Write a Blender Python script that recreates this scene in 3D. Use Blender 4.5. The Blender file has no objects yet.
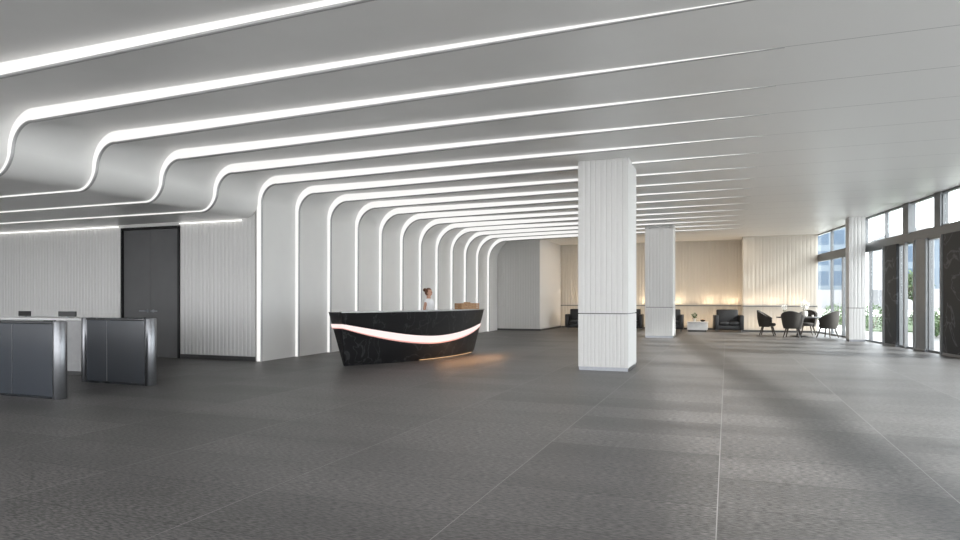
import bpy, bmesh, math, random
from mathutils import Vector, Matrix
random.seed(7)
scene=bpy.context.scene
COL=scene.collection
scene.view_settings.view_transform='Standard'
scene.view_settings.exposure=.45
# ------------------------------------------------------------------ materials
def newmat(name):
    m=bpy.data.materials.new(name); m.use_nodes=True
    nt=m.node_tree
    return m,nt,nt.nodes['Principled BSDF']
def setp(b,**k):
    for n,v in k.items():
        n={'base':'Base Color','rough':'Roughness','metal':'Metallic','spec':'Specular IOR Level','em':'Emission Color','es':'Emission Strength','trans':'Transmission Weight','coat':'Coat Weight'}[n]
        if n in('Base Color','Emission Color') and len(v)==3: v=(*v,1)
        b.inputs[n].default_value=v
def plain(name,base,rough=.5,metal=0,var=.06,scale=8,bump=0,**k):
    m,nt,b=newmat(name); setp(b,base=base,rough=rough,metal=metal,**k)
    tc=nt.nodes.new('ShaderNodeTexCoord'); n=nt.nodes.new('ShaderNodeTexNoise'); n.inputs['Scale'].default_value=scale
    n.inputs['Detail'].default_value=4
    nt.links.new(tc.outputs['Object'],n.inputs['Vector'])
    r=nt.nodes.new('ShaderNodeValToRGB')
    r.color_ramp.elements[0].color=(*[c*(1-var) for c in base],1); r.color_ramp.elements[0].position=.3
    r.color_ramp.elements[1].color=(*[min(1,c*(1+var)) for c in base],1); r.color_ramp.elements[1].position=.7
    nt.links.new(n.outputs['Fac'],r.inputs['Fac']); nt.links.new(r.outputs['Color'],b.inputs['Base Color'])
    if bump:
        bp=nt.nodes.new('ShaderNodeBump'); bp.inputs['Strength'].default_value=bump; bp.inputs['Distance'].default_value=.01
        nt.links.new(n.outputs['Fac'],bp.inputs['Height']); nt.links.new(bp.outputs['Normal'],b.inputs['Normal'])
    return m
def emit(name,col,s):
    m,nt,b=newmat(name); setp(b,base=(.25,.25,.25),rough=.5,em=col,es=s); return m
M={}
M['panel']=plain('satin_white_metal',(.72,.715,.705),.36,0,.02,1.5,spec=.45)
M['lip']=plain('brushed_edge',(.34,.34,.34),.4,.3,.03)
M['led']=emit('white_led',(1,.985,.96),.64)
M['ledcove']=emit('cove_led',(1,.98,.95),1.2)
M['flute']=plain('fluted_white_panel',(.58,.575,.565),.6,0,.005,.5)
M['fluteback']=plain('fluted_cream_panel',(.53,.49,.43),.6,0,.01,.5)
M['flutepart']=plain('fluted_pale_panel',(.62,.605,.585),.6,0,.01,.5)
M['seam']=plain('dark_seam',(.08,.08,.08),.6)
M['door']=plain('dark_grey_laminate',(.10,.10,.102),.4,.2,.06,3)
M['black']=plain('black_metal',(.012,.012,.013),.35,.4)
M['steel']=plain('brushed_steel',(.30,.31,.33),.28,.95,.05,20)
M['darksteel']=plain('grey_brushed_steel',(.17,.175,.185),.28,.9,.05,20)
M['mullion']=plain('grey_aluminium',(.13,.135,.14),.35,.3)
M['pillargrey']=plain('grey_metal_cladding',(.20,.205,.21),.35,.2)
M['gatebody']=plain('slate_glass_panel',(.036,.042,.052),.15,.1,.05,2)
M['gatetop']=plain('gate_black_top',(.02,.022,.026),.1,.1)
M['white']=plain('white_lacquer',(.62,.62,.62),.3)
M['cabinet']=plain('grey_lacquer',(.30,.30,.305),.35)
M['leather']=plain('black_leather',(.008,.008,.009),.45,0,.2,30,.2)
M['fabric']=plain('charcoal_fabric',(.032,.028,.024),.75,0,.2,60,.3)
M['chairwood']=plain('dark_wood_leg',(.04,.028,.02),.45,0,.15,12)
M['wicker']=plain('tan_wood',(.34,.19,.09),.55,0,.25,25,.3)
M['skin']=plain('skin',(.52,.29,.20),.5,0,.04)
M['hair']=plain('auburn_hair',(.12,.045,.02),.45,0,.3,40,.4)
M['blouse']=plain('white_blouse',(.85,.85,.86),.7,0,.02,10)
M['trouser']=plain('dark_trousers',(.03,.03,.035),.8)
M['eye']=plain('eye_dark',(.02,.012,.01),.2)
M['lips']=plain('lips',(.5,.13,.11),.4)
M['leaf']=plain('green_leaves',(.025,.060,.01),.6,0,.5,5)
M['petal']=plain('white_petals',(.8,.78,.74),.6)
M['bark']=plain('bark',(.10,.07,.05),.8)
M['paving']=plain('pale_paving',(.55,.55,.54),.7,0,.1,.7)
M['grass']=plain('lawn',(.025,.05,.012),.9,0,.4,3)
M['slab']=plain('concrete_shell',(.25,.25,.26),.8)
M['ceramic']=plain('ceramic',(.7,.68,.64),.25)
M['plinth']=plain('dark_plinth',(.05,.05,.05),.4)
M['warmled']=emit('warm_led',(1,.55,.22),.8)
M['smile']=emit('desk_band_light',(1,.76,.73),.72)
M['smilered']=emit('desk_band_red_edge',(1,.30,.22),.55)
# marble
def marble(name,base,vein,scale,rough,spec=.5):
    m,nt,b=newmat(name); setp(b,rough=rough,spec=spec)
    tc=nt.nodes.new('ShaderNodeTexCoord'); n=nt.nodes.new('ShaderNodeTexNoise'); n.inputs['Scale'].default_value=scale; n.inputs['Detail'].default_value=8; n.inputs['Distortion'].default_value=.6
    nt.links.new(tc.outputs['Object'],n.inputs['Vector'])
    r=nt.nodes.new('ShaderNodeValToRGB'); e=r.color_ramp.elements
    e[0].position=.48; e[0].color=(*base,1); e[1].position=.52; e[1].color=(*base,1)
    x=e.new(.5); x.color=(*vein,1)
    nt.links.new(n.outputs['Fac'],r.inputs['Fac']); nt.links.new(r.outputs['Color'],b.inputs['Base Color']); return m
M['marble']=marble('black_marble',(.009,.009,.010),(.05,.05,.052),2.4,.38,.4)
M['marble2']=marble('dark_stone',(.020,.022,.025),(.10,.105,.115),1.2,.45,.2)
# glass : thin pane
def glassmat(name,tint,gl):
    m=bpy.data.materials.new(name); m.use_nodes=True; nt=m.node_tree; nt.nodes.clear()
    o=nt.nodes.new('ShaderNodeOutputMaterial'); mx=nt.nodes.new('ShaderNodeMixShader'); t=nt.nodes.new('ShaderNodeBsdfTransparent'); g=nt.nodes.new('ShaderNodeBsdfGlossy')
    t.inputs['Color'].default_value=(*tint,1); g.inputs['Roughness'].default_value=.03; g.inputs['Color'].default_value=(1,1,1,1); mx.inputs[0].default_value=gl
    nt.links.new(t.outputs[0],mx.inputs[1]); nt.links.new(g.outputs[0],mx.inputs[2]); nt.links.new(mx.outputs[0],o.inputs[0]); return m
M['glass']=glassmat('window_glass',(.95,.975,.98),.05)
M['gateglass']=glassmat('gate_glass',(.8,.88,.9),.12)
# math helper for procedural lines
def mnode(nt,op,a,b=None):
    n=nt.nodes.new('ShaderNodeMath'); n.operation=op
    for i,v in enumerate((a,b)):
        if v is None: continue
        if isinstance(v,(int,float)): n.inputs[i].default_value=v
        else: nt.links.new(v,n.inputs[i])
    return n.outputs[0]
def linemask(nt,coord,off,period,width):
    a=mnode(nt,'SUBTRACT',coord,off); a=mnode(nt,'DIVIDE',a,period); a=mnode(nt,'FRACT',mnode(nt,'ADD',a,1000.5)); a=mnode(nt,'ABSOLUTE',mnode(nt,'SUBTRACT',a,.5))
    return mnode(nt,'LESS_THAN',a,width/2/period)
def mixc(nt,fac,a,b):
    n=nt.nodes.new('ShaderNodeMix'); n.data_type='RGBA'
    nt.links.new(fac,n.inputs[0])
    for i,v in ((6,a),(7,b)):
        if isinstance(v,tuple): n.inputs[i].default_value=(*v,1)
        else: nt.links.new(v,n.inputs[i])
    return n.outputs[2]
# floor
def floormat():
    m,nt,b=newmat('grey_stone_tiles')
    tc=nt.nodes.new('ShaderNodeTexCoord'); sx=nt.nodes.new('ShaderNodeSeparateXYZ'); nt.links.new(tc.outputs['Object'],sx.inputs[0])
    mp=nt.nodes.new('ShaderNodeMapping'); mp.inputs['Scale'].default_value=(20,90,1); nt.links.new(tc.outputs['Object'],mp.inputs[0])
    n=nt.nodes.new('ShaderNodeTexNoise'); n.inputs['Scale'].default_value=1; n.inputs['Detail'].default_value=4; nt.links.new(mp.outputs[0],n.inputs['Vector'])
    r=nt.nodes.new('ShaderNodeValToRGB'); e=r.color_ramp.elements; e[0].position=.38; e[0].color=(.018,.017,.017,1); e[1].position=.62; e[1].color=(.145,.138,.134,1)
    nt.links.new(n.outputs['Fac'],r.inputs['Fac'])
    mp2=nt.nodes.new('ShaderNodeMapping'); mp2.inputs['Scale'].default_value=(.35,1.1,1); nt.links.new(tc.outputs['Object'],mp2.inputs[0])
    n2=nt.nodes.new('ShaderNodeTexNoise'); n2.inputs['Scale'].default_value=1.2; n2.inputs['Detail'].default_value=6; nt.links.new(mp2.outputs[0],n2.inputs['Vector'])
    # per-tile tone
    wn=nt.nodes.new('ShaderNodeTexWhiteNoise'); wn.noise_dimensions='2D'
    cx=nt.nodes.new('ShaderNodeCombineXYZ')
    nt.links.new(mnode(nt,'FLOOR',mnode(nt,'DIVIDE',mnode(nt,'ADD',sx.outputs[0],.06),1.56)),cx.inputs[0])
    nt.links.new(mnode(nt,'FLOOR',mnode(nt,'DIVIDE',sx.outputs[1],.78)),cx.inputs[1]); nt.links.new(cx.outputs[0],wn.inputs['Vector'])
    f=mnode(nt,'ADD',mnode(nt,'MULTIPLY',n2.outputs['Fac'],.9),mnode(nt,'MULTIPLY',wn.outputs['Value'],.45)); f=mnode(nt,'ADD',f,.33)
    vm=nt.nodes.new('ShaderNodeVectorMath'); vm.operation='SCALE'; nt.links.new(r.outputs['Color'],vm.inputs[0]); nt.links.new(f,vm.inputs['Scale'])
    l1=linemask(nt,sx.outputs[0],-.06,1.56,.007); l2=linemask(nt,sx.outputs[1],0,.78,.008)
    c=mixc(nt,l2,vm.outputs[0],(.025,.024,.024)); c=mixc(nt,l1,c,(.20,.195,.19))
    nt.links.new(c,b.inputs['Base Color']); 
    rr=mnode(nt,'ADD',mnode(nt,'MULTIPLY',n.outputs['Fac'],.25),.32); nt.links.new(rr,b.inputs['Roughness']); b.inputs['Specular IOR Level'].default_value=.4
    bp=nt.nodes.new('ShaderNodeBump'); bp.inputs['Strength'].default_value=.4; bp.inputs['Distance'].default_value=.004; nt.links.new(n.outputs['Fac'],bp.inputs['Height']); nt.links.new(bp.outputs[0],b.inputs['Normal'])
    return m
M['floor']=floormat()
def ceilmat():
    m,nt,b=newmat('white_ceiling_panels'); setp(b,rough=.38)
    tc=nt.nodes.new('ShaderNodeTexCoord'); sx=nt.nodes.new('ShaderNodeSeparateXYZ'); nt.links.new(tc.outputs['Object'],sx.inputs[0])
    l=linemask(nt,sx.outputs[1],12.06,1.38,.014)
    c=mixc(nt,l,(.72,.715,.705),(.36,.36,.36)); nt.links.new(c,b.inputs['Base Color']); return m
M['ceil']=ceilmat()
def facademat(name,glass,frame,px,pz):
    m,nt,b=newmat(name); setp(b,rough=.3)
    tc=nt.nodes.new('ShaderNodeTexCoord'); sx=nt.nodes.new('ShaderNodeSeparateXYZ'); nt.links.new(tc.outputs['Object'],sx.inputs[0])
    l=mnode(nt,'MAXIMUM',linemask(nt,sx.outputs[0],0,px,px*.22),linemask(nt,sx.outputs[2],0,pz,pz*.3)); l=mnode(nt,'MAXIMUM',l,linemask(nt,sx.outputs[1],0,px,px*.22))
    nt.links.new(mixc(nt,l,glass,frame),b.inputs['Base Color']); return m
M['tower']=facademat('glass_tower',(.03,.06,.10),(.10,.13,.16),2.2,3.2)
M['tower2']=facademat('pale_tower',(.04,.06,.08),(.13,.13,.14),3,3.2)
# ------------------------------------------------------------------ helpers
def mkobj(name,bm,mat,parent=None,smooth=False,loc=None,kind=None,label=None,category=None,group=None):
    me=bpy.data.meshes.new(name); bmesh.ops.recalc_face_normals(bm,faces=bm.faces) if smooth!='keep' else None
    bm.to_mesh(me); bm.free()
    if smooth: 
        for p in me.polygons: p.use_smooth=True
        if smooth is True:
            try: me.set_sharp_from_angle(angle=math.radians(40))
            except Exception: pass
    for mt in (mat if isinstance(mat,(list,tuple)) else [mat]): me.materials.append(mt)
    o=bpy.data.objects.new(name,me); COL.objects.link(o)
    if parent: o.parent=parent
    if loc: o.location=loc
    if kind: o['kind']=kind
    if label: o['label']=label
    if category: o['category']=category
    if group: o['group']=group
    return o
def empty(name,loc,label,category,rot=0,group=None):
    e=bpy.data.objects.new(name,None); e.empty_display_size=.2; COL.objects.link(e); e.location=loc; e.rotation_euler=(0,0,rot)
    e['label']=label; e['category']=category
    if group: e['group']=group
    return e
def box(bm,x0,x1,y0,y1,z0,z1,bev=0,mi=0):
    r=bmesh.ops.create_cube(bm,size=1); vs=r['verts']
    for v in vs: v.co=Vector(((x0+x1)/2+v.co.x*(x1-x0),(y0+y1)/2+v.co.y*(y1-y0),(z0+z1)/2+v.co.z*(z1-z0)))
    fs=list({f for v in vs for f in v.link_faces})
    for f in fs: f.material_index=mi
    if bev:
        es=list({e for v in vs for e in v.link_edges}); bmesh.ops.bevel(bm,geom=es,offset=bev,segments=2,affect='EDGES',profile=.5)
def prism(bm,poly,z0,z1):
    lo=[bm.verts.new((x,y,z0)) for x,y in poly]; hi=[bm.verts.new((x,y,z1)) for x,y in poly]
    bm.faces.new(lo[::-1]); bm.faces.new(hi)
    for i in range(len(poly)): j=(i+1)%len(poly); bm.faces.new((lo[i],lo[j],hi[j],hi[i]))
def cyl(bm,x,y,z0,z1,r0,r1=None,seg=20,axis='z'):
    r1=r0 if r1 is None else r1
    a=[];b=[]
    for i in range(seg):
        t=2*math.pi*i/seg; c,s=math.cos(t),math.sin(t)
        a.append(bm.verts.new((x+r0*c,y+r0*s,z0))); b.append(bm.verts.new((x+r1*c,y+r1*s,z1)))
    for i in range(seg):
        j=(i+1)%seg; bm.faces.new((a[i],a[j],b[j],b[i]))
    bm.faces.new(a[::-1]); bm.faces.new(b)
def lathe(bm,x,y,prof,seg=24,closed=True):
    rings=[]
    for r,z in prof: rings.append([bm.verts.new((x+max(r,.0005)*math.cos(2*math.pi*i/seg),y+max(r,.0005)*math.sin(2*math.pi*i/seg),z)) for i in range(seg)])
    for a,b in zip(rings,rings[1:]):
        for i in range(seg):
            j=(i+1)%seg; bm.faces.new((a[i],a[j],b[j],b[i]))
    if closed: bm.faces.new(rings[0][::-1]); bm.faces.new(rings[-1])
def tube(bm,p0,p1,r0,r1,seg=10):
    p0=Vector(p0);p1=Vector(p1); d=(p1-p0).normalized(); u=d.orthogonal().normalized(); w=d.cross(u)
    a=[];b=[]
    for i in range(seg):
        t=2*math.pi*i/seg; o=u*math.cos(t)+w*math.sin(t)
        a.append(bm.verts.new(p0+o*r0)); b.append(bm.verts.new(p1+o*r1))
    for i in range(seg):
        j=(i+1)%seg; bm.faces.new((a[i],a[j],b[j],b[i]))
    bm.faces.new(a[::-1]); bm.faces.new(b)
def flutes(bm,p0,p1,n,z0,z1,pitch=.08,depth=.02):
    p0=Vector(p0);p1=Vector(p1);n=Vector(n); L=(p1-p0).length; k=max(1,round(L/pitch)); d=(p1-p0)/k
    pts=[]
    for i in range(k):
        b=p0+d*i
        for f,h in ((0,0),(.18,.9),(.5,1),(.82,.9)): pts.append(b+d*f+n*depth*h)
    pts.append(p1)
    lo=[bm.verts.new((p.x,p.y,z0)) for p in pts]; hi=[bm.verts.new((p.x,p.y,z1)) for p in pts]
    for i in range(len(pts)-1): bm.faces.new((lo[i],lo[i+1],hi[i+1],hi[i]))
def copy_thing(src,children,loc,rot,label=None):
    e=src.copy(); COL.objects.link(e); e.location=loc; e.rotation_euler=(0,0,rot)
    if label: e['label']=label
    def rec(s,p):
        for c in s.children:
            if c in done: continue
            done.add(c); q=c.copy(); q.parent=p; COL.objects.link(q); rec(c,q)
    done=set(); rec(src,e) ; return e
ZC=4.2; ZS=3.28; XW=-10.0; Y0=12.06; DY=1.38
# ------------------------------------------------------------------ shell
bm=bmesh.new(); box(bm,-22,9.2,-4,33,-.2,0); mkobj('floor',bm,M['floor'],kind='structure')
bm=bmesh.new()
wx=lambda y:5.35-.1414*(y-19.1)+.22
prism(bm,[(.6,-4),(wx(-4),-4),(wx(33),33),(.6,33)],ZC,ZC+.3); box(bm,-22,.6,-4,Y0-7*DY,ZC,ZC+.3); box(bm,-10.4,.6,Y0+12*DY,33,ZC,ZC+.3); box(bm,-22,.6,Y0-7*DY,Y0,ZC+.28,ZC+.4); box(bm,-10.4,.6,Y0,Y0+12*DY,ZC+.06,ZC+.4)
mkobj('ceiling',bm,M['ceil'],kind='structure')
bm=bmesh.new(); box(bm,-22.2,-22,-4,12.3,0,4.4); mkobj('wall_left',bm,M['flute'],kind='structure')
bm=bmesh.new(); box(bm,-10.3,-10.06,12.3,33,0,4.4); mkobj('wall_reception',bm,M['flute'],kind='structure')
# gate hall wall at Y=12.06 : fluted, with door opening -14.19..-12.37
WY=12.10
bm=bmesh.new()
for a,b in ((-22,-14.22),(-12.34,-10.12)):
    box(bm,a,b,WY,WY+.2,0,4.3); flutes(bm,(a,WY,0),(b,WY,0),(0,-1,0),.1,ZS-.02,.11,.014)
box(bm,-14.22,-12.34,WY,WY+.2,3.2,4.3)
mkobj('wall_gate_hall',bm,M['flute'],kind='structure')
bm=bmesh.new()
for a,b in ((-22,-14.24),(-12.32,-10.1)): box(bm,a,b,WY-.03,WY,0,.1)
mkobj('baseboard_gate_hall',bm,M['plinth'],kind='structure')
# door
d=empty('door_1',(-13.28,WY,0),'dark grey double door with black frame and steel handles','door'); d['kind']='structure'
bm=bmesh.new(); box(bm,-.95,-.90,-.05,.12,0,3.2); box(bm,.90,.95,-.05,.12,0,3.2); box(bm,-.90,.90,-.05,.12,3.15,3.2); mkobj('door_frame',bm,M['black'],d)
for s in (-1,1):
    bm=bmesh.new(); box(bm,min(s*.003,s*.897),max(s*.003,s*.897),0,.06,.0,3.14,.003); lf=mkobj('door_leaf',bm,M['door'],d)
    bm=bmesh.new(); cx=s*.09
    cyl(bm,0,0,0,.02,.035); 
    for v in bm.verts: v.co=Vector((cx+v.co.x,-v.co.z,1.13+v.co.y))
    box(bm,cx-.012,cx+.012,-.075,-.0,1.118,1.142); box(bm,min(cx,cx+s*.2),max(cx,cx+s*.2),-.09,-.066,1.117,1.143,.004)
    mkobj('handle',bm,M['steel'],lf,label='brushed steel lever handle')
bm=bmesh.new(); box(bm,-14.22,-12.34,WY+.12,WY+.2,0,3.2); mkobj('wall_behind_door',bm,M['black'],kind='structure')
# cove lights over wall
for a,b in ((-21.9,-14.3),(-12.3,-10.45)):
    bm=bmesh.new(); box(bm,a,b,WY-.075,WY-.045,ZS-.055,ZS-.03); mkobj('cove_light',bm,M['ledcove'],label='linear white light along the top of the fluted wall',category='light',group='wall cove lights')
# ------------------------------------------------------------------ curved ribs
def path(k):
    pts=[] # x,z,nx,nz,a
    A=lambda x:.0205*(.6-x)
    xs=[.6-.6*i for i in range(16)]
    rt=.55 if k<0 else min(.55+.06*k,.95)
    xs=[x for x in xs if x>XW+rt+.1]
    for x in xs: pts.append((x,ZC,0,-1,max(A(x),0)))
    n=12
    for i in range(n+1):
        t=math.pi/2*i/n
        pts.append((XW+rt-rt*math.sin(t),ZC-rt+rt*math.cos(t),math.sin(t),-math.cos(t),.205-.085*i/n))
    if k<0:
        rb=ZC-ZS-rt
        for i in range(1,n+1):
            t=math.pi/2*i/n
            pts.append((XW-rb+rb*math.cos(t),ZS+rb-rb*math.sin(t),math.cos(t),-math.sin(t),.12-.082*i/n))
        for x in (-11,-12,-14,-17,-22): pts.append((x,ZS,0,-1,.038))
    else:
        for i in range(1,9): 
            z=(ZC-rt)*(1-i/8); pts.append((XW,z,1,0,.12-.02*i/8))
    return pts
for k in range(-7,12):
    y0=Y0+DY*k; y1=y0+DY; P=path(k)
    if k<0: lab='satin white metal ceiling panel bending down to lower soffit'
    else: lab='satin white metal panel curving from ceiling down to floor'
    e=empty('curved_panel',(XW,y0,0),lab,'wall panel',group='curved ceiling ribs')
    def V(p,off,y): return (p[0]+p[2]*off-XW,y-y0,p[1]+p[3]*off)
    bm=bmesh.new(); A=[bm.verts.new(V(p,p[4],y0)) for p in P]; 
    rows=[A]
    for j in range(1,5): rows.append([bm.verts.new(V(p,p[4]*(1-j/4)**1.3,y0+(y1-y0)*j/4)) for p in P])
    for a,b in zip(rows,rows[1:]):
        for i in range(len(P)-1): bm.faces.new((a[i],a[i+1],b[i+1],b[i]))
    mkobj('panel_skin',bm,M['panel'],e,smooth='s')
    bm=bmesh.new(); lo=[];hi=[]
    for p in P:
        lip=min(.028,p[4]*.3); lo.append(bm.verts.new(V(p,-.035 if p[4]>.0 else 0,y0+.002))); hi.append(bm.verts.new(V(p,p[4]-lip,y0+.002)))
    for i in range(len(P)-1): bm.faces.new((lo[i],lo[i+1],hi[i+1],hi[i]))
    mkobj('light_strip',bm,M['led'],e,smooth='keep',label='glowing white linear light strip')
    bm=bmesh.new(); lo=[];hi=[];bk=[]
    for p in P:
        lip=min(.028,p[4]*.3); lo.append(bm.verts.new(V(p,p[4]-lip,y0-.004))); hi.append(bm.verts.new(V(p,p[4]+.001,y0-.004))); bk.append(bm.verts.new(V(p,p[4]+.001,y0+.03)))
    for i in range(len(P)-1): bm.faces.new((lo[i],lo[i+1],hi[i+1],hi[i])); bm.faces.new((hi[i],hi[i+1],bk[i+1],bk[i]))
    mkobj('edge_trim',bm,M['lip'],e,smooth='keep')
# ------------------------------------------------------------------ lounge walls
YB=32.5; YP=28.62
bm=bmesh.new(); box(bm,-10.06,-7.95,YP,YB+.4,0,ZC)
flutes(bm,(-10.0,YP,0),(-7.95,YP,0),(0,-1,0),.08,ZC,.12,.014); flutes(bm,(-7.95,YP,0),(-7.95,YB,0),(1,0,0),.08,ZC,.12,.014)
mkobj('wall_partition',bm,M['flutepart'],kind='structure')
bm=bmesh.new(); box(bm,-7.95,.65,YB,YB+.3,0,ZC)
for a,b in ((-7.9,-5.1),(-5.05,-2.25),(-2.2,.62)):
    flutes(bm,(a,YB,0),(b,YB,0),(0,-1,0),.08,1.12,.14,.016); flutes(bm,(a,YB,0),(b,YB,0),(0,-1,0),1.15,ZC,.14,.016)
mkobj('wall_back',bm,M['fluteback'],kind='structure')
bm=bmesh.new(); box(bm,.65,3.62,31,YB+.3,0,ZC)
for a,b in ((.66,1.12),(1.16,2.4),(2.44,3.6)):
    flutes(bm,(a,31,0),(b,31,0),(0,-1,0),.08,1.12,.14,.007); flutes(bm,(a,31,0),(b,31,0),(0,-1,0),1.15,ZC,.14,.007)
flutes(bm,(.65,31,0),(.65,YB,0),(-1,0,0),.08,ZC,.14,.007)
mkobj('wall_lounge',bm,M['fluteback'],kind='structure')
bm=bmesh.new(); box(bm,-10,-7.93,YP-.03,YP,0,.08); box(bm,-7.95,-7.92,YP,YB,0,.08); box(bm,-7.9,.62,YB-.035,YB,0,.08); box(bm,.63,3.6,30.965,31,0,.08)
mkobj('baseboard_lounge',bm,M['plinth'],kind='structure')
bm=bmesh.new(); box(bm,-7.93,.63,YB-.04,YB,1.11,1.15); box(bm,.64,3.6,30.96,31,1.11,1.15)
mkobj('trim_6',bm,M['mullion'],kind='structure')
# ------------------------------------------------------------------ columns
def column(x0,x1,y0,y1,label,pitch):
    cx,cy=(x0+x1)/2,(y0+y1)/2; hx,hy=(x1-x0)/2,(y1-y0)/2
    e=empty('column',(cx,cy,0),label,'column')
    def ring(z0,z1,p,dp,nm,split=0):
        bm=bmesh.new(); c=.02
        box(bm,-hx+.02,hx-.02,-hy+.02,hy-.02,z0,z1)
        for a,b,n in (((-hx+c,-hy+dp),(hx-c,-hy+dp),(0,-1)),((hx-dp,-hy+c),(hx-dp,hy-c),(1,0)),((hx-c,hy-dp),(-hx+c,hy-dp),(0,1)),((-hx+dp,hy-c),(-hx+dp,-hy+c),(-1,0))):
            flutes(bm,(*a,0),(*b,0),(*n,0),z0,z1,p,dp)
        for sx in (-1,1):
            for sy in (-1,1): box(bm,sx*hx-(c+.012 if sx>0 else 0),sx*hx+(c+.012 if sx<0 else 0),sy*hy-(c+.012 if sy>0 else 0),sy*hy+(c+.012 if sy<0 else 0),z0,z1)
        return mkobj(nm,bm,M['flute'],e)
    ring(1.14,ZC,pitch,.009,'upper_cladding'); ring(.07,1.12,pitch*.7,.008,'lower_cladding')
    bm=bmesh.new(); box(bm,-hx+.03,hx-.03,-hy+.03,hy-.03,1.12,1.14); mkobj('joint_seam',bm,M['seam'],e)
    bm=bmesh.new(); box(bm,-hx+.01,hx-.01,-hy+.01,hy-.01,0,.07); mkobj('plinth',bm,M['steel'],e)
    return e
column(-2.79,-1.80,12.9,14.1,'square column clad in white vertically ribbed panels',.105)
column(-2.86,-1.86,24.9,26.1,'square white ribbed column in front of the lounge',.12)
column(3.85,4.33,24.9,25.6,'slim square white column beside the window wall',.12)
# ------------------------------------------------------------------ window wall
W0=Vector((5.35,19.1,0)); WD=Vector((-.14,.99,0)).normalized(); WN=Vector((WD.y,-WD.x,0)) # outward(+x)
def wbox(bm,t0,t1,n0,n1,z0,z1):
    c=[W0+WD*t+WN*n for t,n in ((t0,n0),(t1,n0),(t1,n1),(t0,n1))]
    lo=[bm.verts.new((p.x,p.y,z0)) for p in c]; hi=[bm.verts.new((p.x,p.y,z1)) for p in c]
    bm.faces.new(lo[::-1]); bm.faces.new(hi)
    for i in range(4): j=(i+1)%4; bm.faces.new((lo[i],lo[j],hi[j],hi[i]))
bays=[(-.7-3.8*i-3.8,-.7-3.8*i) for i in range(6)]+[(.6,1.6),(2.2,3.55),(4.45,6.0),(6.0,7.4),(7.4,8.8),(8.8,10.2),(10.2,12.4)]
BZ0,BZ1=3.08,3.30
for i,(a,b) in enumerate(bays):
    bm=bmesh.new(); f=.035
    for z0,z1 in ((.0,BZ0),):
        wbox(bm,a,a+f,-.05,.05,z0,z1); wbox(bm,b-f,b,-.05,.05,z0,z1); wbox(bm,a+f,b-f,-.05,.05,z0,z0+.06); wbox(bm,a+f,b-f,-.05,.05,z1-.06,z1)
    o=mkobj('window_%d'%(i+1),bm,M['mullion'],kind='structure')
    bm=bmesh.new(); wbox(bm,a+f,b-f,.01,.02,.06,BZ0-.06); mkobj('window_pane',bm,M['glass'],o)
# transom
ts=[-23.5+3.8*i for i in range(7)]+[-.7,.8,3.0,4.6,6.4,8.2,10.2,12.4]
ts=sorted(set(round(t,2) for t in ts if t<-.8 or t>=-.7))
for i,(a,b) in enumerate(zip(ts,ts[1:])):
    bm=bmesh.new(); f=.03
    wbox(bm,a,a+f,-.05,.05,BZ1,ZC); wbox(bm,b-f,b,-.05,.05,BZ1,ZC); wbox(bm,a+f,b-f,-.05,.05,BZ1,BZ1+.04); wbox(bm,a+f,b-f,-.05,.05,ZC-.05,ZC)
    o=mkobj('window_%d'%(i+30),bm,M['mullion'],kind='structure')
    bm=bmesh.new(); wbox(bm,a+f,b-f,.01,.02,BZ1+.04,ZC-.05); mkobj('window_pane',bm,M['glass'],o)
bm=bmesh.new(); wbox(bm,-23,12.4,-.06,.12,BZ0,BZ1); mkobj('trim_1',bm,M['mullion'],kind='structure')
def pillar(t0,t1,mat,label,z1=BZ0,nn=(-.12,.10)):
    p=W0+WD*((t0+t1)/2); bm=bmesh.new(); wbox(bm,t0,t1,nn[0],nn[1],0,z1)
    for v in bm.verts: v.co-=p
    bmesh.ops.bevel(bm,geom=bm.edges[:],offset=.01,segments=1,affect='EDGES')
    e=empty('facade_pillar',p,label,'pillar'); mkobj('cladding',bm,mat,e)
    bm=bmesh.new(); wbox(bm,t0-.0,t1+.0,nn[0]-.02,nn[1],0,.06)
    for v in bm.verts: v.co-=p
    mkobj('plinth',bm,M['steel'],e)
pillar(-.7,.6,M['marble2'],'black veined stone pillar between entrance windows')
pillar(3.55,4.45,M['marble2'],'dark veined stone pillar between windows')
pillar(1.6,2.2,M['pillargrey'],'polished grey metal pillar between windows')
for a,b in ((.8,1.15),(2.75,3.15)):
    bm=bmesh.new(); wbox(bm,a,b,-.10,.10,BZ1,ZC); mkobj('trim_%d'%(2+int(a)),bm,M['mullion'],kind='structure')
for i,t in enumerate((.66,2.27,2.9,4.52)):
    bm=bmesh.new(); wbox(bm,t,t+.07,-.14,-.05,0,BZ0); mkobj('trim_%d'%(7+i),bm,M['pillargrey'],kind='structure')
# ------------------------------------------------------------------ exterior
bm=bmesh.new(); box(bm,9.2,140,-60,33,-.3,-.02); box(bm,-60,140,33,200,-.3,-.02); box(bm,-60,9.2,-60,-4,-.3,-.02); mkobj('ground',bm,M['paving'],kind='structure')
bm=bmesh.new(); box(bm,6.0,30,33.5,60,-.02,.03); mkobj('lawn',bm,M['grass'],kind='structure')
def tower(x,y,w,dp,h,mat,lab):
    e=empty('office_tower',(x,y,0),lab,'building')
    bm=bmesh.new(); box(bm,-w/2,w/2,-dp/2,dp/2,0,h); mkobj('facade',bm,mat,e)
    bm=bmesh.new(); box(bm,-w/2-.2,w/2+.2,-dp/2-.2,dp/2+.2,h,h+1); box(bm,-w/4,w/4,-dp/4,dp/4,h+1,h+2); mkobj('roof',bm,M['slab'],e)
    bm=bmesh.new(); box(bm,-w/2-.3,w/2+.3,-dp/2-.3,dp/2+.3,0,3); mkobj('podium',bm,M['slab'],e)
tower(30,115,16,12,10,M['tower'],'blue glass office building beyond the lawn')
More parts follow.
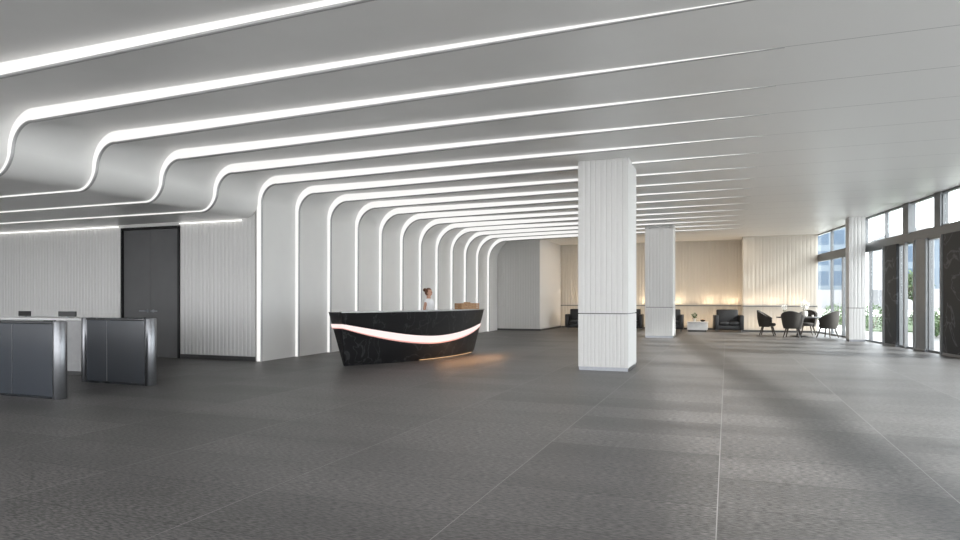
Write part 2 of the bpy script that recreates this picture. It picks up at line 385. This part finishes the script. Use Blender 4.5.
tower(40,150,18,18,9,M['tower2'],'pale office building with dark window bands')
tower(13,120,9,10,20,M['tower'],'blue glass office tower beyond the window')
tower(50,105,16,12,6,M['tower'],'low blue glass building across the street')
def leafblob(bm,c,r,n,sz):
    for i in range(n):
        v=Vector((random.gauss(0,1),random.gauss(0,1),random.gauss(0,1))).normalized()*(r*random.uniform(.6,1)); p=Vector(c)+v
        if p.z<.03: p.z=.03+random.random()*.1
        a=Vector((random.uniform(-1,1),random.uniform(-1,1),random.uniform(-.6,1))).normalized(); b=a.orthogonal().normalized(); s=sz*random.uniform(.6,1.2)
        q=[bm.verts.new(p),bm.verts.new(p+a*s*.5+b*s*.28),bm.verts.new(p+a*s),bm.verts.new(p+a*s*.5-b*s*.28)]; bm.faces.new(q)
def shrub(x,y,r,lab):
    e=empty('shrub',(x,y,0),lab,'shrub',group='outdoor shrubs')
    bm=bmesh.new()
    for i in range(5): tube(bm,(0,0,0),(random.uniform(-.5,.5)*r,random.uniform(-.5,.5)*r,r*1.1),.03,.01,6)
    mkobj('stem',bm,M['bark'],e)
    bm=bmesh.new(); leafblob(bm,(0,0,r*.9),r,600,.14); o=mkobj('foliage',bm,M['leaf'],e,smooth='keep')
for x,y,r in ((8.2,34.0,.6),(9.8,36.0,.7),(7.3,29.3,.42),(7.6,30.9,.5),(8.6,26.9,.55),(9.2,28.6,.65),(10.8,31,.65),(6.7,36.5,.65),(5.3,38.5,.65),(12.8,29.2,.7)):
    shrub(x,y,r,'leafy green shrub planted outside the windows')
def tree(x,y,h,r):
    e=empty('tree',(x,y,0),'young green tree standing on the lawn outside','tree',group='outdoor trees')
    bm=bmesh.new(); tube(bm,(0,0,0),(.05,.02,h*.6),.12,.07)
    for i in range(5):
        t=i*1.3; tube(bm,(.03,.02,h*(.42+.04*i)),(math.cos(t)*r*.6,math.sin(t)*r*.6,h*(.7+.03*i)),.05,.02,6)
    mkobj('trunk',bm,M['bark'],e)
    bm=bmesh.new(); leafblob(bm,(0,0,h*.78),r,900,.3); mkobj('foliage',bm,M['leaf'],e,smooth='keep')
tree(15.5,44,2.6,.9); tree(20,58,3.4,1.2); tree(12,52,3.0,1.0)
# ------------------------------------------------------------------ reception desk
DC=Vector((-6.98,14.09,0)); DT=Vector((.258,.966,0)).normalized(); DN=Vector((DT.y,-DT.x,0)); DH=1.15
def dpt(s,h,extra=0):
    L=2.3+(.42 if s<0 else .24)*h
    along=s*L; fl=(.27-.09*s)*h
    n=fl+.5*(1-s*s)*(1-.0*h)+extra
    return along,n
def dw(along,n,z): return DT*along+DN*n+Vector((0,0,z))
e_desk=empty('reception_desk',DC,'black marble boat-shaped reception desk with glowing curved band','reception desk')
NS=40; S=[-1+2*i/NS for i in range(NS+1)]
bm=bmesh.new(); rows=[]
for s in S:
    q=(1-s**6); rim=.32*q+.05; row=[]
    for h in (0,.08,.35,.7,1): 
        a,n=dpt(s,h,-.03 if h==0 else 0); row.append(dw(a,n,h*DH))
    a,n=dpt(s,1); row.append(dw(a,n-rim,DH)); row.append(dw(a*.985,n-rim,.78*q+DH*(1-q)))
    a0,n0=dpt(s,.6); bk=-.42*q-.08; row.append(dw(a*.985,bk,.78*q+DH*(1-q))); a1,_=dpt(s,0); row.append(dw(a1*.985,bk,0)); rows.append([bm.verts.new(v) for v in row])
for a,b in zip(rows,rows[1:]):
    m=len(a)
    for i in range(m): j=(i+1)%m; bm.faces.new((a[i],a[j],b[j],b[i]))
bm.faces.new(rows[0]); bm.faces.new(rows[-1][::-1])
mkobj('desk_body',bm,M['marble'],e_desk,smooth=True)
bm=bmesh.new(); rows=[]
for s in S:
    q=(1-s**6); rim=.32*q+.05; a,n=dpt(s,1,.012); rows.append([bm.verts.new(v) for v in (dw(a*1.004,n,DH-.012),dw(a*1.004,n,DH+.014),dw(a*1.004,n-rim-.02,DH+.014),dw(a*1.004,n-rim-.02,DH+.0005))])
for a,b in zip(rows,rows[1:]):
    for i in range(4): j=(i+1)%4; bm.faces.new((a[i],a[j],b[j],b[i]))
bm.faces.new(rows[0]); bm.faces.new(rows[-1][::-1])
mkobj('counter_top',bm,M['lip'],e_desk,label='thin metallic grey counter edge')
def band(nm,mat,f0,f1,off):
    bm=bmesh.new(); rows=[]
    for i in range(-6,61):
        s=-1.0+2.0*max(i,0)/60
        zc=.48+(.38 if s<0 else .26)*abs(s)**1.8; hw=.040*(1-abs(s)**4)+.042
        r=[]
        for f in (f0,(f0+f1)/2,f1):
            z=zc+hw*f; a,n=dpt(s,z/DH,off)
            if i<=0: a-=.014; n=n+(-.05-n)*(-i)/6
            r.append(bm.verts.new(dw(a,n,z)))
        rows.append(r)
    for a,b in zip(rows,rows[1:]):
        for i in range(2): bm.faces.new((a[i],a[i+1],b[i+1],b[i]))
    mkobj(nm,bm,mat,e_desk,smooth='keep')
band('light_band',M['smile'],-.9,1,.010); band('band_edge',M['smilered'],-1.25,-.9,.012)
bm=bmesh.new(); rows=[]
for i in range(21):
    s=-.2+1.1*i/20; a,n=dpt(s,0,.0); rows.append([bm.verts.new(dw(a,n+.004,.012)),bm.verts.new(dw(a,n+.006,.022))])
for a,b in zip(rows,rows[1:]): bm.faces.new((a[0],a[1],b[1],b[0]))
mkobj('toe_light',bm,M['warmled'],e_desk,smooth='keep',label='warm glowing strip at the foot of the desk')
# box on the desk
def deskworld(s,nn,z):
    a,n=dpt(s,1,nn); return DC+dw(a,n,z)
p=deskworld(.62,-.19,DH+.0145); ang=math.atan2(DT.y,DT.x)
e=empty('wooden_crate',p,'open tan wooden crate resting on the desk counter','box',rot=ang-.10)
bm=bmesh.new()
for i in range(3):
    z=.003+i*.052; box(bm,-.34,.34,-.12,-.105,z,z+.045,.003); box(bm,-.34,.34,.105,.12,z,z+.045,.003); box(bm,-.34,-.325,-.105,.105,z,z+.045,.003); box(bm,.325,.34,-.105,.105,z,z+.045,.003)
for x in (-.32,0,.32): 
    for y in (-.105,.09): box(bm,x-.012,x+.012,y,y+.015,0,.155)
mkobj('slatted_sides',bm,M['wicker'],e)
bm=bmesh.new(); box(bm,-.32,.32,-.1,.1,0.002,.014); mkobj('bottom',bm,M['wicker'],e)
bm=bmesh.new()
for i in range(5): box(bm,-.28+.115*i,-.19+.115*i,-.08,.08,.016,.13+.025*(i%3),.004)
mkobj('folder_stack',bm,M['wicker'],e)
# ------------------------------------------------------------------ turnstiles
def turnstile():
    e=empty('turnstile',(0,0,0),'slate glass security gate with rounded steel end posts','security gate',group='entrance gates')
    L=1.62; H=1.1; R=.09
    bm=bmesh.new(); box(bm,-L+.09,-.09,-.06,.06,.03,H-.04,.006); mkobj('body',bm,M['gatebody'],e)
    for x in (0,-L):
        bm=bmesh.new(); lathe(bm,x+( -.09 if x==0 else .09),0,[(R-.005,0),(R,.01),(R,H-.01),(R-.005,H)],28); mkobj('end_post',bm,M['darksteel'],e,smooth=True)
    bm=bmesh.new(); box(bm,-L+.1,-.1,-.07,.07,H-.04,H+.002,.008); mkobj('top_cover',bm,M['gatetop'],e)
    bm=bmesh.new(); box(bm,-L+.1,-.1,-.065,.065,0,.03); mkobj('plinth',bm,M['gatetop'],e)
    bm=bmesh.new(); box(bm,-.36,-.24,-.05,.05,H+.002,H+.01,.002); mkobj('card_reader',bm,M['black'],e)
    bm=bmesh.new()
    for y in (-.0615,.0615): box(bm,-L+.62,-L+.630,y-.003,y+.003,.04,H-.05)
    mkobj('panel_joint',bm,M['darksteel'],e)
    bm=bmesh.new(); box(bm,-.79,-.71,.1,.55,.25,.95,.0); 
    for v in bm.verts: v.co.x=-.75+(v.co.x+.75)*.15
    mkobj('glass_wing',bm,M['gateglass'],e)
    return e
t1=turnstile(); t1.location=(-8.75,6.5,0)
copy_thing(t1,None,(-8.75,8.05,0),0)
# security counter, white
e=empty('security_counter',(-12.3,8.9,0),'grey security counter with white top beside the gates','counter')
bm=bmesh.new(); box(bm,-1.15,1.16,-.3,.3,.08,1.02,.006); mkobj('cabinet_body',bm,M['cabinet'],e)
bm=bmesh.new(); box(bm,-1.2,1.2,-.34,.34,1.02,1.06,.006); mkobj('worktop',bm,M['white'],e)
bm=bmesh.new(); box(bm,-1.1,1.1,-.25,.25,0,.08); mkobj('plinth',bm,M['plinth'],e)
def monitor(x,y,z,r):
    e=empty('monitor',(x,y,z),'small black monitor standing on the white counter','monitor',rot=r,group='counter monitors')
    bm=bmesh.new(); box(bm,-.2,.2,-.012,.012,.02,.12,.004); mkobj('screen',bm,M['black'],e)
    bm=bmesh.new(); box(bm,-.02,.02,.012,.03,.01,.08); box(bm,-.09,.09,-.06,.08,0,.01,.002); mkobj('stand',bm,M['steel'],e)
monitor(-11.9,8.9,1.0605,.15); monitor(-13.1,8.9,1.0605,-.1)
# ------------------------------------------------------------------ lounge furniture
def armchair(w,lab):
    e=empty('lounge_armchair',(0,0,0),lab,'armchair',group='black leather lounge seating')
    h=w/2
    bm=bmesh.new(); box(bm,-h+.06,h-.06,-.38,.38,.1,.30,.03); mkobj('base_frame',bm,M['leather'],e,smooth=True)
    n=1 if w<1.1 else 2; sw=(w-.36)/n
    for i in range(n):
        bm=bmesh.new(); box(bm,-h+.18+sw*i+.005,-h+.18+sw*(i+1)-.005,-.40,.22,.30,.46,.045); mkobj('seat_cushion',bm,M['leather'],e,smooth=True)
    bm=bmesh.new(); box(bm,-h+.15,h-.15,.20,.42,.28,.98,.05)
    for v in bm.verts:
        if v.co.z>.5: v.co.y+=.06
    mkobj('backrest',bm,M['leather'],e,smooth=True)
    for s in (-1,1):
        bm=bmesh.new(); box(bm,min(s*h,s*(h-.17)),max(s*h,s*(h-.17)),-.42,.42,.1,.74,.04); mkobj('armrest',bm,M['leather'],e,smooth=True)
    for sx in (-1,1):
        for sy in (-1,1):
            bm=bmesh.new(); tube(bm,(sx*(h-.1),sy*.33,.0),(sx*(h-.1),sy*.33,.11),.015,.022); mkobj('foot',bm,M['steel'],e)
    return e
s1=armchair(1.2,'black leather two-seat lounge sofa against the ribbed wall'); s1.location=(.05,30.6,0); s1.rotation_euler=(0,0,.12)
copy_thing(s1,None,(-4.25,31.0,0),0,'black leather two-seat lounge sofa between the columns')
copy_thing(s1,None,(-6.55,30.4,0),.1,'black leather two-seat lounge sofa beside the partition')
a2=armchair(.95,'black leather lounge armchair beside the white coffee table'); a2.location=(-2.3,30.6,0)
e=empty('coffee_table',(-1.22,30.4,0),'white lacquered cube coffee table with recessed base','coffee table')
bm=bmesh.new(); box(bm,-.42,.42,-.3,.3,.08,.40,.01); mkobj('body',bm,M['white'],e)
bm=bmesh.new(); box(bm,-.45,.45,-.33,.33,.40,.44,.008); mkobj('table_top',bm,M['white'],e)
bm=bmesh.new(); box(bm,-.38,.38,-.26,.26,0,.08); mkobj('plinth',bm,M['plinth'],e)
def plantpot(x,y,z,sc,nm,lab,leaf,rad=.1,hh=.16,n=60):
    e=empty(nm,(x,y,z),lab,'plant')
    bm=bmesh.new(); lathe(bm,0,0,[(.04*sc,0),(.06*sc,.02*sc),(.065*sc,.1*sc),(.045*sc,.14*sc),(.04*sc,.14*sc),(.035*sc,.05*sc)]); mkobj('vase',bm,M['ceramic'],e,smooth=True)
    bm=bmesh.new()
    for i in range(7):
        t=i*.9; tube(bm,(0,0,.06*sc),(math.cos(t)*rad*.6,math.sin(t)*rad*.6,hh+.02*i),.004,.003,5)
    mkobj('stem',bm,M['leaf'],e)
    bm=bmesh.new(); leafblob(bm,(0,0,hh+.06),rad,n,.06); mkobj('blossom' if leaf=='petal' else 'foliage',bm,M[leaf],e,smooth='keep')
plantpot(-1.35,30.4,.441,1,'potted_plant','small leafy plant in a pale ceramic vase','leaf',.12,.2,140)
e=empty('bowl',(-1.0,30.35,.441),'small dark bowl resting on the coffee table','bowl')
bm=bmesh.new(); lathe(bm,0,0,[(.05,0),(.1,.04),(.12,.08),(.11,.08),(.09,.045),(.01,.02)]); mkobj('bowl_shell',bm,M['black'],e,smooth=True)
bm=bmesh.new(); lathe(bm,0,0,[(.05,.035),(.09,.06),(.06,.09),(.01,.11)]); mkobj('bowl_filling',bm,M['wicker'],e,smooth=True)
# dining set
TX,TY=2.6,27.9
e=empty('round_table',(TX,TY,0),'round black pedestal dining table by the window','table')
bm=bmesh.new(); lathe(bm,0,0,[(.78,.705),(.80,.712),(.80,.742),(.78,.75)],48); mkobj('table_top',bm,M['black'],e,smooth=True)
bm=bmesh.new(); lathe(bm,0,0,[(.10,.03),(.06,.12),(.05,.4),(.06,.62),(.18,.705)]); mkobj('pedestal',bm,M['black'],e,smooth=True)
bm=bmesh.new(); lathe(bm,0,0,[(.32,0),(.33,.012),(.30,.025),(.10,.035)],36); mkobj('base',bm,M['black'],e,smooth=True)
def shellchair():
    e=empty('dining_chair',(0,0,0),'charcoal upholstered tub chair with slim legs at round table','chair',group='dining chairs around the round table')
    G=1.12
    bm=bmesh.new()
    lathe(bm,0,0,[(.20*G,.36),(.26*G,.38),(.272*G,.45),(.25*G,.49),(.12,.505),(.0,.507)],28); mkobj('seat',bm,M['fabric'],e,smooth=True)
    bm=bmesh.new(); N=28; rows=[]
    for i in range(N+1):
        u=-1+2*i/N; th=math.pi/2+u*math.radians(112); top=1.0-.32*abs(u)**1.6; r0,r1=.27*G,.335*G
        rr=[]
        for k,(r,z) in enumerate(((r0,.34),(r0+.04,.48),(r1-.0,.68),(r1+.02,top),(r1-.06,top),(r1-.075,.68),(r0-.02,.50),(r0-.05,.38))):
            rr.append(bm.verts.new((math.cos(th)*r,math.sin(th)*r,min(z,top))))
        rows.append(rr)
    for a,b in zip(rows,rows[1:]):
        for i in range(8): j=(i+1)%8; bm.faces.new((a[i],a[j],b[j],b[i]))
    bm.faces.new(rows[0]); bm.faces.new(rows[-1][::-1]); mkobj('backrest',bm,M['fabric'],e,smooth=True)
    for sx in (-1,1):
        for sy in (-1,1):
            bm=bmesh.new(); tube(bm,(sx*.27,sy*.26,0),(sx*.17,sy*.16,.38),.018,.030); mkobj('leg',bm,M['chairwood'],e,smooth=True)
    return e
c1=shellchair(); c1.location=(1.50,28.1,0)
def face(x,y): # rotation such that local -y points to the table
    return math.atan2(TY-y,TX-x)+math.pi/2
for x,y in ((2.28,26.75),(3.5,27.2),(3.0,29.05)):
    copy_thing(c1,None,(x,y,0),face(x,y))
c1.rotation_euler=(0,0,face(1.50,28.1))
plantpot(TX+.2,TY-.1,.7505,1.6,'flower_vase','white blossoms in a pale ceramic vase on the table','petal',.17,.38,170)
plantpot(TX-.5,TY+.1,.7505,1.3,'flower_vase','small white posy in a ceramic vase on the table','petal',.11,.30,90)
def cup(x,y):
    e=empty('coffee_cup',(x,y,.7505),'white ceramic cup on saucer on the dark table','cup',group='cups on the round table')
    bm=bmesh.new(); lathe(bm,0,0,[(.03,0),(.06,.006),(.075,.014),(.03,.008)]); mkobj('saucer',bm,M['ceramic'],e,smooth=True)
    bm=bmesh.new(); lathe(bm,0,0,[(.025,.008),(.035,.03),(.04,.075),(.036,.075),(.03,.03),(.005,.015)]); mkobj('cup_body',bm,M['ceramic'],e,smooth=True)
cup(TX-.15,TY-.45); cup(TX+.45,TY-.25)
# ------------------------------------------------------------------ person
def skinmesh(name,joints,edges,mat,parent,sub=2,root=0,label=None):
    me=bpy.data.meshes.new(name); me.from_pydata([j[0] for j in joints],edges,[]); me.update()
    o=bpy.data.objects.new(name,me); COL.objects.link(o); o.parent=parent
    sk=o.modifiers.new('skin','SKIN'); sk.use_smooth_shade=True
    for i,j in enumerate(joints):
        r=j[1]; sv=me.skin_vertices[0].data[i]; sv.radius=(r if isinstance(r,tuple) else (r,r)); sv.use_root=(i==root)
    sb=o.modifiers.new('sub','SUBSURF'); sb.levels=sub; sb.render_levels=sub
    me.materials.append(mat)
    if label: o['label']=label
    return o
def person(loc,rot):
    e=empty('person',loc,'woman with auburn hair bun and white sleeveless blouse standing behind desk','person',rot=rot)
    # facing -y
    J=[((0,0,.93),(.15,.10)),((0,0,1.06),(.125,.09)),((0,-.005,1.2),(.14,.095)),((0,0,1.34),(.15,.085)),((0,.005,1.42),(.075,.06)),((0,0,1.49),(.048,.05)),((0,-.01,1.54),(.05,.055))]
    E=[(i,i+1) for i in range(6)]
    for s in (-1,1):
        b=len(J); J+= [((s*.165,0,1.37),.046),((s*.215,.02,1.22),.040),((s*.235,.03,1.09),.034),((s*.2,-.08,1.0),.031),((s*.15,-.2,.93),.024),((s*.145,-.25,.915),(.034,.018))]
        E+=[(3,b)]+[(b+i,b+i+1) for i in range(5)]
        b=len(J); J+=[((s*.09,0,.86),.085),((s*.10,-.01,.68),.075),((s*.10,-.01,.48),.055),((s*.10,.01,.34),.052),((s*.10,.02,.1),.036),((s*.10,-.01,.05),.038),((s*.105,-.12,.035),.032)]
        E+=[(0,b)]+[(b+i,b+i+1) for i in range(6)]
    body=skinmesh('body',J,E,M['skin'],e)
    # head
    bm=bmesh.new(); bmesh.ops.create_uvsphere(bm,u_segments=32,v_segments=24,radius=1)
    for v in bm.verts:
        x,y,z=v.co; w=.075*(1-.25*max(0,-z)); yy=y*.095; 
        if z<0 and y<0: yy*=(1+.05*z)
        v.co=Vector((x*w,yy,z*.118+1.60)); 
        if y<-.6 and abs(x)<.18 and -.25<z<.1: v.co.y-=.018*(1-abs(x)/.18)*(1-abs(z+.15)/.3)
    h=mkobj('head',bm,M['skin'],e,smooth='s')
    for s in (-1,1):
        bm=bmesh.new(); bmesh.ops.create_uvsphere(bm,u_segments=12,v_segments=8,radius=.011); 
        for v in bm.verts: v.co+=Vector((s*.03,-.084,1.605))
        mkobj('eye',bm,M['eye'],h,smooth='s')
        bm=bmesh.new(); bmesh.ops.create_uvsphere(bm,u_segments=12,v_segments=8,radius=1)
        for v in bm.verts: v.co=Vector((s*.074+v.co.x*.009,.005+v.co.y*.018,1.595+v.co.z*.03))
        mkobj('ear',bm,M['skin'],h,smooth='s')
    bm=bmesh.new(); bmesh.ops.create_uvsphere(bm,u_segments=12,v_segments=8,radius=1)
    for v in bm.verts: v.co=Vector((v.co.x*.022,-.082+v.co.y*.01,1.545+v.co.z*.008))
    mkobj('mouth',bm,M['lips'],h,smooth='s')
    # hair cap + bun
    bm=bmesh.new(); bmesh.ops.create_uvsphere(bm,u_segments=32,v_segments=24,radius=1)
    dele=[v for v in bm.verts if (v.co.y<-.25 and v.co.z<.55) or v.co.z<-.65]
    bmesh.ops.delete(bm,geom=dele,context='VERTS')
    for v in bm.verts: v.co=Vector((v.co.x*.083,.006+v.co.y*.104,v.co.z*.118+1.612))
    hr=mkobj('hair',bm,M['hair'],e,smooth='keep'); md=hr.modifiers.new('s','SOLIDIFY'); md.thickness=.012
    bm=bmesh.new(); bmesh.ops.create_uvsphere(bm,u_segments=20,v_segments=14,radius=.05)
    for v in bm.verts: v.co+=Vector((0,.115,1.67))
    mkobj('hair_bun',bm,M['hair'],hr,smooth='s')
    # blouse: loft of ellipses
    bm=bmesh.new(); rows=[]
    for z,a,b,y in ((.86,.185,.135,0),(.95,.18,.13,0),(1.06,.155,.12,0),(1.18,.175,.135,-.01),(1.28,.195,.135,-.01),(1.36,.215,.118,0),(1.41,.175,.098,.0),(1.44,.09,.075,.005)):
        rows.append([bm.verts.new((a*math.cos(t*math.pi/14),y+b*math.sin(t*math.pi/14),z)) for t in range(28)])
    for p,q in zip(rows,rows[1:]):
        for i in range(28): j=(i+1)%28; bm.faces.new((p[i],p[j],q[j],q[i]))
    mkobj('blouse',bm,M['blouse'],e,smooth='s')
    JJ=[((0,0,.93),(.17,.125)),((0,0,.86),(.165,.12))]; EE=[(0,1)]
    for s in (-1,1):
        b=len(JJ); JJ+=[((s*.095,0,.78),.105),((s*.10,-.01,.6),.09),((s*.10,-.005,.36),.075),((s*.10,.01,.1),.065)]; EE+=[(1,b),(b,b+1),(b+1,b+2),(b+2,b+3)]
    skinmesh('trousers',JJ,EE,M['trouser'],e)
    for s in (-1,1):
        base=Vector((s*.145,-.25,.915)); JJ=[(base,(.034,.016)),(base+Vector((0,-.045,-.006)),(.036,.014))]; EE=[(0,1)]
        for f,(dx,ln) in enumerate(((-.027,.058),(-.009,.068),(.009,.064),(.026,.05))):
            p=base+Vector((dx,-.06,-.006)); b=len(JJ); JJ+=[(p,.0085),(p+Vector((dx*.15,-ln*.5,-.004)),.008),(p+Vector((dx*.2,-ln*.85,-.02)),.0075),(p+Vector((dx*.2,-ln*1.05,-.034)),.006)]
            EE+=[(1,b),(b,b+1),(b+1,b+2),(b+2,b+3)]
        b=len(JJ); JJ+=[(base+Vector((-s*.036,-.02,-.008)),.011),(base+Vector((-s*.055,-.05,-.018)),.009),(base+Vector((-s*.058,-.075,-.026)),.007)]; EE+=[(0,b),(b,b+1),(b+1,b+2)]
        skinmesh('hand',JJ,EE,M['skin'],body)
        bm=bmesh.new(); bmesh.ops.create_uvsphere(bm,u_segments=16,v_segments=10,radius=1)
        for v in bm.verts: v.co=Vector((s*.104+v.co.x*.045,-.06+v.co.y*.125,max(0.002,.04+v.co.z*.045)))
        mkobj('shoe',bm,M['black'],e,smooth='s')
person((-7.5,15.86,0),math.radians(92))
bpy.context.view_layer.update()
# ------------------------------------------------------------------ lights
def area(name,loc,rot,sx,sy,power,col):
    l=bpy.data.lights.new(name,'AREA'); l.shape='RECTANGLE'; l.size=sx; l.size_y=sy; l.energy=power; l.color=col
    o=bpy.data.objects.new(name,l); COL.objects.link(o); o.location=loc; o.rotation_euler=rot; return o
sun=bpy.data.lights.new('sun','SUN'); sun.energy=9; sun.angle=math.radians(2.0); sun.color=(1,.97,.93)
so=bpy.data.objects.new('sun',sun); COL.objects.link(so); so.rotation_euler=Vector((-1,.05,-math.tan(math.radians(28)))).to_track_quat('-Z','Y').to_euler()
W=(1,.78,.54)
for x in (-6.6,-5.3,-3.6,-2.2,-.8,.2): area('wall_washer',(x,YB-.30,1.16),(math.radians(178),0,0),.5,.10,5,W)
for x in (1.0,1.9,2.8): area('wall_washer',(x,30.70,1.16),(math.radians(178),0,0),.5,.10,3,W)
area('wall_washer',(-3.6,YB-.45,.10),(math.radians(172),0,0),8.0,.1,30,W)
area('wall_washer',(2.1,30.6,.10),(math.radians(172),0,0),2.8,.1,9,W)
area('lounge_ceiling_light',(-3,29.5,4.15),(0,0,0),8,2,90,(1,.85,.68))
area('desk_glow',(-5.85,14.9,.48),(0,0,ang),2.6,.2,12,(1,.5,.2))
area('ceiling_fill',(-1,8,4.05),(0,0,0),10,8,90,(1,.98,.96))
area('ceiling_fill',(-3,20,4.05),(0,0,0),10,12,150,(1,.98,.96))
w=bpy.data.worlds.new('world'); scene.world=w; w.use_nodes=True
bg=w.node_tree.nodes['Background']; bg.inputs[0].default_value=(.96,.975,1,1); bg.inputs[1].default_value=4.5
# ------------------------------------------------------------------ camera
cam=bpy.data.cameras.new('camera'); cam.sensor_width=36; cam.lens=650/960*36; cam.shift_y=.03125; cam.clip_end=500
co=bpy.data.objects.new('camera',cam); COL.objects.link(co); co.location=(0,0,1.4); co.rotation_euler=(math.radians(90),0,math.radians(20.8)); scene.camera=co
